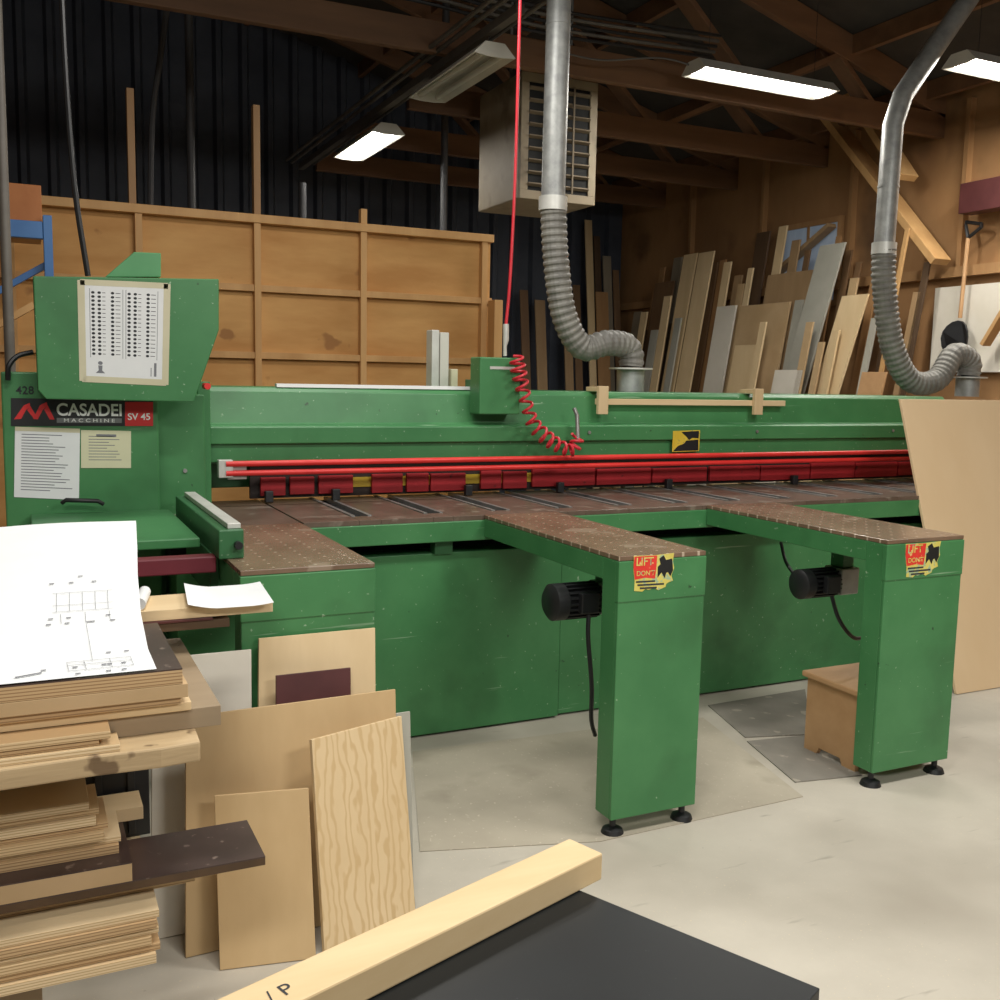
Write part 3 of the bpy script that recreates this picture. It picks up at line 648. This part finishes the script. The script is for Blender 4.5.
# curled blank paper and a small paper roll on the block
c4 = [P(u, v, Z=.951) for u, v in ((184, 588), (260, 583), (274, 604), (188, 610))]
mb = MB(); rows = []
for i in range(13):
    s = i/12; lift = .0012+.022*max(0, .35-s)**1.5*3 + .010*max(0, s-.75)**1.5*4
    rows.append([mb.bm.verts.new((c4[0]*(1-s)+c4[1]*s)*(1-t)+(c4[3]*(1-s)+c4[2]*s)*t+V((0, 0, lift-.0022))) for t in (0, .5, 1)])
for i in range(12):
    for k in range(2): mb.bm.faces.new((rows[i][k], rows[i+1][k], rows[i+1][k+1], rows[i][k+1]))
tag(mb.build('paper_sheet', PAPER, None, smooth=True), 'small curled blank paper lying on the pale wood block', 'paper')
r0, r1 = P(150, 600, Y=2.47), P(176, 592, Y=2.56)
mb = MB().tube([(.235, 2.44, .9635), (.262, 2.58, .9635)], .0145, 16)
rl = mb.build('paper_roll', PAPER, None, smooth=True); tag(rl, 'small white roll of paper between the drawing and the curled paper', 'paper roll')
# drawing sheet
def pap(s, t):   # s: 0 left .. 1 right, t: 0 front .. 1 back
    ys = [2.0, 2.06, 2.15, 2.28, 2.40, 2.52]; zs = [.930, .956, 1.008, 1.066, 1.105, 1.15]; xr = [.222, .213, .21, .218, .23, .24]
    k = min(int(t*5), 4); f = t*5-k
    y = ys[k]*(1-f)+ys[k+1]*f; z = zs[k]*(1-f)+zs[k+1]*f; xx = xr[k]*(1-f)+xr[k+1]*f
    z += .012*math.sin(s*9)*t*(1-s)
    return V((-.55+(xx+.55)*s, y, z))
mb = MB(); ns, nt_ = 24, 20
g = [[mb.bm.verts.new(pap(i/ns, k/nt_)) for i in range(ns+1)] for k in range(nt_+1)]
for k in range(nt_):
    for i in range(ns): mb.bm.faces.new((g[k][i], g[k][i+1], g[k+1][i+1], g[k+1][i]))
dr = thing('drawing_sheet', 'large white technical drawing sheet spread on the left stack', 'drawing', (0, 2.2, .930))
ps = mb.build('sheet', PAPER, dr, smooth=True, recalc=False)
def seg(mb, s0, t0, s1, t1, w=.0008):
    a, b = pap(s0, t0), pap(s1, t1); d = (b-a).normalized(); n = V((0, -.45, .9)).normalized(); sd = d.cross(n).normalized()*w/2; o = n*.003
    mb.quad(a-sd+o, b-sd+o, b+sd+o, a+sd+o)
mb = MB()
for t in (.43, .46, .52): seg(mb, .78, t, .93, t)
for k in range(5): seg(mb, .79+.032*k, .43, .79+.032*k, .52)
for k in range(12):
    s = random.uniform(.76, .93); t = random.choice((.57, .60, .40, .37)); seg(mb, s, t, s+.012, t, .003)
for s in (.80, .86, .92): seg(mb, s, .37, s, .42)
mb.build('upper_drawing', INKG, ps, recalc=False)
mb = MB()
for t in (.05, .10, .13): seg(mb, .80, t, .95, t)
for s in (.80, .84, .90, .95): seg(mb, s, .05, s, .13)
for k in range(10):
    s = random.uniform(.72, .95); t = random.choice((.17, .19, .02, .08)); seg(mb, s, t, s+.012, t, .003)
seg(mb, .68, .04, .74, .06, .003); seg(mb, .86, .13, .86, .36)
mb.build('lower_drawing', INKG, ps, recalc=False)
# ------------------------------------------------------------------ foreground bench, black panel, timber
zb = .70
A, B = P(575, 888, Z=zb), P(820, 988, Z=zb)
e1 = (B-A).normalized(); e2 = V((e1.y, -e1.x, 0))
if e2.x > 0: e2 = -e2
def fb(o, l1a, l1b, l2a, l2b, z0, z1):
    return MB().hexa([o+e1*a+e2*b+V((0, 0, z)) for z in (z0-zb, z1-zb) for a, b in ((l1a, l2a), (l1b, l2a), (l1b, l2b), (l1a, l2b))])
LB = (B-A).length
bp = fb(A, -.06, LB, 0, 1.1, zb-.018, zb).build('laminated_sheet', BLKSHEET, None, .0015)
tag(bp, 'smooth black laminated panel in the foreground', 'panel')
wb = thing('trestle_bench', 'pale wooden trestle bench under the foreground black panel', 'bench', (A+e1*.2+e2*.5)*1.0)
wb.location.z = 0
fb(A, .06, LB+.05, .06, 1.05, zb-.06, zb-.0185).build('bench_top', PINE, wb, .003)
for a_, b_ in ((.09, .1), (LB+.0, .1), (.09, .95), (LB+.0, .95)):
    fb(A, a_, a_+.05, b_, b_+.07, 0.0, zb-.0605).build('leg', PINE, wb, .003)
T0 = P(602, 880, Z=zb); T1 = P(370, 1000, Z=zb)
td = (T1-T0).normalized(); tn = V((-td.y, td.x, 0))
if tn.y < 0: tn = -tn
hh, ww, ll = .046, .072, 1.15
tm = MB().hexa([T0+td*a+tn*b+V((0, 0, c)) for c in (.0008, hh) for a, b in ((0, 0), (ll, 0), (ll, ww), (0, ww))])
tr = thing('timber', 'squared pale timber lying along back edge of black panel', 'timber', T0)
tm.build('beam', wood('timber_pine', (206, 178, 132), (224, 200, 158), 'X', 8, .2), tr, .003)
text('/ P', T0+td*.60+tn*.02+V((0, 0, hh)), -td, tn, .035, INK, tr, .0, 'pencil_mark', off=.0006)
# ------------------------------------------------------------------ boards against the far walls
WS = .09
def wallboard(label, u0, u1, vt, lay, m, dy=.2, group=None):
    X0 = 6.70-.06*lay; X = X0-.1
    for _ in range(4):
        a, b = P(u0, vt, X=X), P(u1, vt, X=X); zt = (a.z+b.z)/2; X = X0-WS*(4.0-zt)
    sl = WS*zt; th = .02
    p = [(X-sl, a.y+dy, 0), (X-sl, b.y+dy, 0), (X-sl+th, b.y+dy, 0), (X-sl+th, a.y+dy, 0), (X-.0, a.y, zt), (X, b.y, zt), (X+th, b.y, zt), (X+th, a.y, zt)]
    tag(MB().hexa(p).build('board', m, None, .002), label, 'board', group)
wallboard('left of two tall pale pine boards leaning on far right wall', 684, 697, 254, 2, PINEZ, .3)
wallboard('right of two tall pale pine boards leaning on far right wall', 699, 714, 252, 2, PLYL, .3)
wallboard('narrow cream board right of the two tall pine boards', 717, 736, 306, 2, WHB)
wallboard('short pale offcut low between cream board and wide tan sheet', 735, 757, 345, 4, PLYL)
wallboard('wide tan plywood sheet leaning mid right wall', 740, 790, 304, 2, MDF)
wallboard('wide brown sheet standing behind the tan plywood sheet', 768, 822, 272, 1, JUNK[2])
wallboard('tall narrow grey green board leaning at a slant', 820, 845, 244, 3, GREYB, .6)
wallboard('pale plywood strip slanting in front of grey green board', 842, 868, 295, 4, PLYL, .55)
wallboard('small cream offcut low below the wide brown sheet', 775, 803, 370, 5, WHB)
wallboard('short brown board low at right of the slanted strip', 862, 886, 372, 5, STOOLW)
wallboard('dark tall narrow plank behind tan plywood sheet', 757, 770, 232, 0, DKWOOD)
wallboard('slim tan lath high behind the wide brown sheet', 779, 787, 226, 0, PINEZ)
wallboard('thin upright lath between duct and slanted boards', 905, 909, 228, 2, BRACEW)
wallboard('wide dim board standing nearest the far room corner', 655, 674, 282, 1, JUNK[3])
rnd = random.Random(5)
lab = 'dim weathered plank among the dark jumble along the far right wall'; grp = 'dim planks in the jumble along the far right wall'
u = 634
while u < 735:
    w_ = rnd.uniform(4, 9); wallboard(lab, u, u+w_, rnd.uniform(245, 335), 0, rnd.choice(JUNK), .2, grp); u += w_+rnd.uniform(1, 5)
for (u0, u1, vt) in ((792, 800, 240), (805, 810, 250), (826, 833, 250), (836, 841, 236), (846, 852, 250), (856, 861, 262), (872, 879, 272), (889, 894, 300), (913, 921, 292), (924, 930, 262)):
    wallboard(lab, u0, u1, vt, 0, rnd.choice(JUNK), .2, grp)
lab = 'pale plank wedged between the other boards along the far right wall'; grp = 'pale planks in the jumble along the far right wall'
for (u0, u1, vt, ly) in ((641, 647, 312, 3), (651, 658, 330, 3), (664, 671, 296, 3), (675, 681, 318, 3), (724, 731, 262, 1), (738, 744, 284, 1), (748, 753, 268, 1), (760, 766, 322, 5), (795, 803, 300, 2), (806, 813, 322, 5), (818, 824, 342, 5), (833, 839, 330, 5), (850, 858, 278, 2), (871, 877, 318, 2)):
    wallboard(lab, u0, u1, vt, ly, (PLYL, PINEZ, MDF, GREYB)[int(u0) % 4], .2, grp)
def backboard(label, u0, u1, vt, lay, m, group=None):
    Y0 = 10.72-.07*lay; Y = Y0-.1
    for _ in range(4):
        a, b = P(u0, vt, Y=Y), P(u1, vt, Y=Y); zt = (a.z+b.z)/2; Y = Y0-.12*(3.6-zt)
    sl = .12*zt; th = .02
    p = [(a.x, Y-sl, 0), (b.x, Y-sl, 0), (b.x, Y-sl+th, 0), (a.x, Y-sl+th, 0), (a.x, Y, zt), (b.x, Y, zt), (b.x, Y+th, zt), (a.x, Y+th, zt)]
    tag(MB().hexa(p).build('board', m, None, .002), label, 'board', group)
backboard('tall pale strip nearest plywood partition at far back wall', 585, 592, 220, 0, PINEZ)
backboard('short brown board at far back beside the tall pale strip', 596, 608, 292, 1, JUNK[1])
lab = 'dim brown plank standing at the far dark back wall'; grp = 'dim planks along the dark back wall'
for (u0, u1, vt, ly) in ((562, 570, 262, 0), (573, 580, 285, 0), (594, 600, 236, 0), (603, 611, 256, 0), (613, 619, 270, 0), (535, 545, 300, 0), (520, 528, 290, 0)):
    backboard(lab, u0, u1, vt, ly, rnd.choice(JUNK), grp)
# shovel and pale sheet at right wall
X = 6.66
sh = thing('shovel', 'wooden handled shovel hanging blade down on right wall', 'shovel', P(955, 345, X=X))
a, b = P(968, 238, X=X), P(960, 318, X=X)
MB().tube([a, b], .016, 10).build('shaft', STOOLW, sh, smooth=True)
g0, g1 = P(966, 222, X=X), P(982, 224, X=X)
MB().tube([a, g0+V((0, 0, -.02)), g0, g1, g1+V((0, 0, -.02)), a], .014, 8).build('grip', BLK, sh, smooth=True)
c = P(957, 338, X=X)
bl = []
for k in range(16):
    t = 2*PI*k/16; bl.append(V((X+.01-.03*math.cos(t)**2, c.y+.125*math.cos(t), c.z+.17*math.sin(t)*(1.0 if math.sin(t) < 0 else .8))))
MB().prism(bl, (-.02, 0, 0)).build('blade', BLK, sh, .004)
a, b = P(934, 288, X=6.72), P(1010, 270, X=6.72)
o = MB().box(6.735, 6.755, b.y, a.y, P(960, 372, X=6.72).z, a.z).build('white_sheet', WHB); tag(o, 'pale white sheet fixed on wall behind the shovel', 'sheet')
o = MB().bar(P(985, 345, X=6.62), P(1012, 300, X=6.62), .03, .09, (1, 0, 0)).build('wood_strut', BRACEW); tag(o, 'short diagonal wooden strut at right edge by the pale sheet', 'strut')
a, b = P(962, 184, X=6.6), P(1010, 206, X=6.6)
o = MB().box(6.58, 6.72, b.y, a.y, b.z, a.z).build('storage_box', FILMR, None, .004); tag(o, 'dark maroon box fixed high on right wall', 'box')
# ------------------------------------------------------------------ unit heater
x0, x1, y0, y1 = P(521, 130, Y=6.4).x, P(597, 130, Y=6.4).x, 6.4, 7.1
z0, z1 = P(560, 202, Y=6.4).z, P(560, 77, Y=6.4).z
ht = thing('unit_heater', 'beige louvred unit heater hanging from the roof behind duct', 'heater', ((x0+x1)/2, (y0+y1)/2, z0))
MB().box(x0, x1, y0+.02, y1, z0, z1).build('casing', BEIGE, ht, .008)
mb = MB(); fw = .06
mb.box(x0, x1, y0, y0+.019, z0, z0+fw).box(x0, x1, y0, y0+.019, z1-fw, z1).box(x0, x0+fw, y0, y0+.019, z0+fw, z1-fw).box(x1-fw, x1, y0, y0+.019, z0+fw, z1-fw)
gf = mb.build('front_frame', BEIGE, ht, .003)
MB().box(x0+fw, x1-fw, y0+.012, y0+.0195, z0+fw, z1-fw).build('grille_opening', DARK, ht)
DULLB = mat('dull_slat', S(112, 99, 80), S(126, 112, 92), scale=6, rough=.7)
for k in range(9):
    z = z0+fw+(z1-z0-2*fw)*(k+.5)/9
    MB().bar((x0+fw, y0-.002, z), (x1-fw, y0-.002, z), .03, .010, (0, .5, 1)).build('louver', DULLB, gf)
for k in (1, 2):
    xx = x0+(x1-x0)*k/3; MB().box(xx-.006, xx+.006, y0-.024, y0-.018, z0+fw, z1-fw).build('grille_bar', DULLB, gf)
for xx in (x0+.06, x1-.06): MB().cyl((xx, 6.7, z1+.001), (xx, 6.7, 4.75), .01).build('hanger_rod', STEEL, ht, smooth=True)
# ------------------------------------------------------------------ fluorescent fixtures
def fixture(c, ax, lit, label, power=0, hang=.5, L_=.61):
    c = V(c); t = thing('fluorescent_light', label, 'light fixture', c, None)
    d = V((1, 0, 0)) if ax == 'X' else V((0, 1, 0)); s = V((0, 0, 1)).cross(d)
    prof = [(-.13, .0), (-.06, .07), (.06, .07), (.13, .0), (.125, -.004), (.055, .06), (-.055, .06), (-.125, -.004)]
    hs = MB().prism([c-d*L_+s*a+V((0, 0, b)) for a, b in prof], d*2*L_).build('housing', LAMPWH, t, 0)
    for e in (-1, 1):
        MB().prism([c+d*e*L_+s*a+V((0, 0, b)) for a, b in ((-.13, 0), (-.06, .07), (.06, .07), (.13, 0), (.05, -.01), (-.05, -.01))], d*e*.012).build('end_plate', LAMPWH, hs)
    for o in (-.06, .06):
        MB().cyl(c-d*(L_-.03)+s*o+V((0, 0, .018)), c+d*(L_-.03)+s*o+V((0, 0, .018)), .018, n=12).build('tube', TUBE if lit else TUBEOFF, t, smooth=True)
    if hang:
        for e in (-.45, .45): MB().cyl(c+d*e+V((0, 0, .0705)), c+d*e+V((0, 0, hang)), .002, n=6).build('hanger', BLK, t)
    if lit:
        la = bpy.data.lights.new('lamp', 'AREA'); la.shape = 'RECTANGLE'; la.size = 1.15; la.size_y = .2; la.energy = power; la.color = (1, .96, .88)
        lo = bpy.data.objects.new('lamp', la); COL.objects.link(lo); lo.location = c+V((0, 0, -.02))
        lo.rotation_euler = (0, 0, 0 if ax == 'X' else PI/2)
    return t
fixture((4.62, 5.68, 3.53), 'X', True, 'lit white fluorescent fixture right of the unit heater', 40, .9, .56)
fixture((6.02, 4.75, 3.53), 'X', True, 'lit white fluorescent fixture cut off at top right corner', 46, .5)
fixture((2.53, 7.85, 3.30), 'Y', True, 'small lit fluorescent fixture hanging far back over plywood partition', 12, .155, .5)
fixture((2.50, 5.95, 3.33), 'Y', False, 'unlit white fluorescent fixture on the rail left of heater', 0, .125, .52)
# ------------------------------------------------------------------ left-hand clutter at the back
Yr = 5.4
r = thing('pallet_rack', 'blue steel storage rack at left edge behind the machine head', 'rack', P(20, 400, Y=Yr))
r.location.z = 0
pz = P(20, 227, Y=Yr); px_ = P(52, 227, Y=Yr)
MB().box(px_.x-.04, px_.x, Yr-.03, Yr+.03, 0, px_.z+.05).build('upright', BLUE, r, .003)
MB().box(px_.x-1.6, px_.x-.041, Yr-.025, Yr+.025, pz.z-.05, pz.z+.03).build('beam', BLUE, r, .003)
MB().bar(P(-10, 296, Y=Yr+.05), P(48, 264, Y=Yr+.05), .03, .05, (0, 1, 0)).build('brace', BLUE, r, .002)
MB().box(px_.x-1.6, px_.x-1.56, Yr-.03, Yr+.03, 0, px_.z+.05).build('upright', BLUE, r, .003)
MB().box(px_.x-1.6, px_.x-.041, Yr+.026, Yr+.5, pz.z-.02, pz.z+.025).build('shelf', JUNK[1], r, .003)
a, b = P(6, 184, Y=Yr+.1), P(42, 222, Y=Yr+.1)
o = MB().box(a.x-.3, b.x, Yr+.05, Yr+.10, pz.z+.031, a.z).build('board', ORNG, None, .003); tag(o, 'orange brown board standing on the blue rack', 'board')
e_ = P(34, 305, Y=5.3); f_ = P(-20, 335, Y=5.3); dd = (f_-e_); k_ = (e_.z-.06)/(-dd.z)
o = MB().bar(e_+dd*k_, e_, .03, .08, (0, 1, 0)).build('lumber', STUD); tag(o, 'slanting tan lumber below the blue rack beam', 'lumber')
p = P(4, 200, Y=4.9)
o = MB().tube([(p.x, 4.9, 0), (p.x, 4.9, 4.9)], .022, 12).build('pipe', mat('dull_pipe', S(96, 90, 84), S(112, 106, 98), scale=4, rough=.5), None, smooth=True); tag(o, 'grey vertical pipe at the far left edge', 'pipe')
o = MB().tube(smoothpath([P(60, -40, Y=4.8), P(66, 80, Y=4.8), P(75, 190, Y=4.8), P(88, 276, Y=4.8)]), .012, 8).build('power_cable', BLK, None, smooth=True); tag(o, 'black power cable hanging down to the machine head', 'cable')
for u, lab in ((190, 'dark steel pole behind partition nearest the hanging cable'), (445, 'dark steel pole behind partition near the unlit fixture'), (302, 'dark steel pole behind middle of the plywood partition')):
    p = P(u, 100, Y=8.0); o = MB().cyl((p.x, 8.0, 0), (p.x, 8.0, 4.6 if u != 302 else 3.0), .03, n=12).build('steel_pole', POLE, None, smooth=True); tag(o, lab, 'pole')
o = MB().tube(smoothpath([P(182, -60, Y=7.5), P(170, -10, Y=7.5), P(160, 60, Y=7.5), P(152, 125, Y=7.5), P(150, 240, Y=7.5)])+[V((P(150, 240, Y=7.5).x, 7.5, 0))], .02, 8).build('conduit', POLE, None, smooth=True); tag(o, 'bent grey conduit coming down from the roof at left', 'conduit')
o = MB().tube(smoothpath([P(33, 352, Y=3.98), P(18, 356, Y=3.97), P(9, 366, Y=3.96), P(8, 380, Y=3.97)]), .009, 8).build('hose', BLK, None, smooth=True); tag(o, 'short black hose curving beside the machine head', 'hose')
# ------------------------------------------------------------------ lights
def area(loc, size, sy, power, col=(1, .97, .91), rot=(0, 0, 0)):
    la = bpy.data.lights.new('lamp', 'AREA'); la.shape = 'RECTANGLE'; la.size = size; la.size_y = sy; la.energy = power; la.color = col
    lo = bpy.data.objects.new('lamp', la); COL.objects.link(lo); lo.location = loc; lo.rotation_euler = rot
area((.6, 1.4, 3.5), 1.2, .3, 56)
area((3.2, 1.6, 3.5), 1.2, .3, 68)
area((-.8, -1.0, 3.4), 1.2, .4, 55, rot=(math.radians(25), 0, 0))
area((2.4, -1.4, 3.2), 1.2, .5, 66, rot=(math.radians(32), 0, 0))
area((1.4, 4.0, 3.5), 1.2, .3, 38)
w = bpy.data.worlds.new('world'); scn.world = w; w.use_nodes = True
w.node_tree.nodes['Background'].inputs[0].default_value = (.9, .95, 1, 1); w.node_tree.nodes['Background'].inputs[1].default_value = .1
